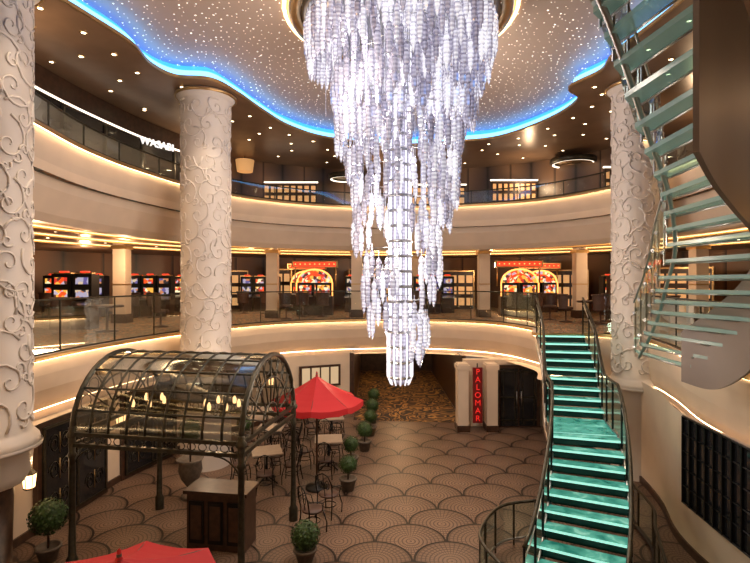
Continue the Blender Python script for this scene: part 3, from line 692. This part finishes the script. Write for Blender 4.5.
m=MB(); m.lathe([(.001,.74),(.42,.74),(.44,.71),(.42,.68),(.04,.66),(.04,.05),(.3,.03),(.3,0)],(0,0,0),walnut,24); t_=m.make('casino_lounge_table',(7.4,17.2,-1.4)); inst(t_,(8.8,16.5,-1.4)); inst(t_,(-7.5,14.0,-1.4))
amber=mat('amber_backlit_panel',(.6,.3,.12),.4,em=(1,.52,.20),es=.6,noise=.3,nscale=3)
def alcove(x,y,w,h,rot,mt):
    m=MB(); m.box((0,0,h/2),(w+.12,.1,h+.12),goldtrim); m.box((0,-.06,h/2),(w,.03,h),walnut)
    n=int(w/.35)
    for i in range(n):
        for j in range(3): m.box((-w/2+(i+.5)*w/n,-.08,h*(.2+.3*j)),(w/n-.1,.02,h*.2),mt)
    return m.make('lit_display_cabinet',(x,y,-1.4),rot)
alcove(-.2,26,2.2,2.0,0,amber); alcove(4.2,25.5,1.6,1.9,-.1,amber); alcove(9,24.0,2.2,1.9,-.5,amber); alcove(-7.5,25.3,2,1.9,.4,amber); alcove(-5,26.2,1.2,2,0,amber); alcove(12,19.5,2,1.9,-.9,amber)
# ------------------------------------------------------------ upper deck features
m=MB(); ws=[( -7.35,7),(-7.55,9.5),(-7.5,12),(-7.0,15),(-6.2,17.3)]; wsr=cr(ws,6,False)
m.strip(z3(wsr,4.3),z3(wsr,4.36),whitestrip); m.strip(z3(wsr,4.36),z3(wsr,4.88),walnut); m.strip(z3(wsr,2.01),z3(wsr,4.25),darkglass)
for i in range(0,len(wsr),3): m.box((wsr[i][0],wsr[i][1],3.13),(.08,.08,2.2),bronze)
m.make('restaurant_shopfront')
text('WASABI',(-6.35,14.6,4.0),.30,(pi/2,0,1.0),mat('sign_letters',(.9,.9,.9),.4,em=(1,.95,.9),es=1.2),None,'wall_sign_lettering',.02)
def ringlamp(x,y,r,z):
    m=MB(); m.lathe([(r*.75,z+.28),(r,z+.25),(r,z+.1),(r*.9,z+.05),(r*.8,z+.1)],(x,y,0),bronze,32); m.lathe([(r*.8,z+.09),(r*.85,z+.05),(r*.92,z+.06)],(x,y,0),whitestrip,32)
    m.lathe([(.001,z+.12),(r*.75,z+.15),(r*.78,z+.28)],(x,y,0),goldtrim,32); m.tube([(x,y,z+.1),(x,y,4.9)],.02,bronze); m.make('ceiling_ring_lamp')
ringlamp(7.6,19.2,.85,4.45); ringlamp(-1.2,20.4,.7,4.1)
m=MB(); m.lathe([(.3,0),(.36,.45),(.3,.46)],(-5.1,19.6,4.3),mat('fabric_drum_shade',(.6,.38,.18),.7,em=(1,.5,.18),es=.45),24); m.tube([(-5.1,19.6,4.4),(-5.1,19.6,4.9)],.02,bronze); m.make('drum_pendant_lamp')
m=MB()
for x,w in((-3.5,2.2),(2.6,2.4),(9.0,1.6),(5.6,1.8)):
    y=C0[1]+math.sqrt(max(0,12.3**2-(x-C0[0])**2))-.5; m.box((x,y,3.6),(w,.1,.9),walnut); m.box((x,y-.05,4.08),(w+.1,.1,.05),whitestrip); m.box((x,y,3.1),(w+.1,.3,.06),walnut)
    for k in range(8):
        for j in range(2): m.box((x-w/2+(k+.5)*w/8,y-.07,3.4+j*.4),(w/8-.1,.03,.26),amber)
m.make('backlit_bar_shelving')
m=MB(); 
for y in(19,21.5,24): m.box((1.1,y,-2.68),(2.6,.12,.03),warmstrip)
m.make('corridor_ceiling_lights')
# ------------------------------------------------------------ lights
def pl_(x,y,z,e,c=(1,.72,.45),r=.12):
    l=bpy.data.lights.new('lamp','POINT'); l.energy=e; l.color=c; l.shadow_soft_size=r; o=bpy.data.objects.new('point_light',l); bpy.context.collection.objects.link(o); o.location=(x,y,z)
def sp_(x,y,z,e,tx,ty,tz,ang=80,c=(1,.76,.53),r=.15):
    l=bpy.data.lights.new('lamp','SPOT'); l.energy=e; l.color=c; l.spot_size=math.radians(ang); l.spot_blend=.6; l.shadow_soft_size=r
    o=bpy.data.objects.new('spot_light',l); bpy.context.collection.objects.link(o); o.location=(x,y,z)
    o.rotation_euler=(Vector((tx,ty,tz))-Vector((x,y,z))).to_track_quat('-Z','Y').to_euler()
for z,e in((3.4,190),(.8,130),(-1.6,70)):
    for a in(-2.2,1.0): pl_(CX+ (2.0 if z>2 else 1.3)*math.cos(a),CY+(2.0 if z>2 else 1.3)*math.sin(a),z,e,(1,.83,.70),.25)
for x,y in((-4,8),(-2.5,13.5),(0,16.3),(3.5,15.3),(4.6,11),(4.2,7),(0,6),(-3.5,5.5)):
    sp_(x,y,5.1,370,x*.9,y,-4.8,70)
sp_(-4.6,7.2,5.1,220,-6.1,8,0,50); sp_(-3.6,11.0,5.1,300,-4.4,13.2,0,50); sp_(5.2,10.5,5.1,280,6.5,12.5,0,50)
sp_(-.6,1.0,4.6,80,2.9,4.2,1.4,60,(1,.8,.62)); sp_(2.0,3.5,4.8,80,4.9,6.6,-.8,60,(1,.8,.62))  # spots added only to brighten the taupe stair ribbon
for x,y in((-3,9.5),(-1,12),(2,12.5),(1,8),(-4,12),(-2,15)): pl_(x,y,-2.2,20)
for x,y in((-7.5,11),(-8,16),(-5,20),(0,21.5),(5,21.5),(9,18),(9.5,12),(-11,19)): pl_(x,y,.7,90,(1,.64,.37))
for x,y in((-6.6,9),(-6,17),(0,20),(6,19.5),(9,14)): pl_(x,y,3.9,60,(1,.70,.42))
for y in(19,23): pl_(1,y,-3,24,(1,.62,.33))
pl_(-5.3,12,-3,14,(1,.6,.3)); pl_(-2.75,9.0,-2.2,9,(1,.62,.32),.05); pl_(-4.2,9.25,-2.2,9,(1,.62,.32),.05); pl_(-5.9,8.85,-3.2,9,(1,.6,.3),.05)
w=bpy.data.worlds.new('world'); bpy.context.scene.world=w; w.use_nodes=True; w.node_tree.nodes['Background'].inputs[0].default_value=(.9,.70,.55,1); w.node_tree.nodes['Background'].inputs[1].default_value=.16
# camera
cd=bpy.data.cameras.new('camera'); cam=bpy.data.objects.new('camera',cd); bpy.context.collection.objects.link(cam)
cd.lens=24; cd.sensor_width=36; cam.rotation_euler=(pi/2,0,0); cd.clip_start=.05; bpy.context.scene.camera=cam
for o in bpy.context.scene.objects:
    if o.parent is None: o.location.z+=ZO
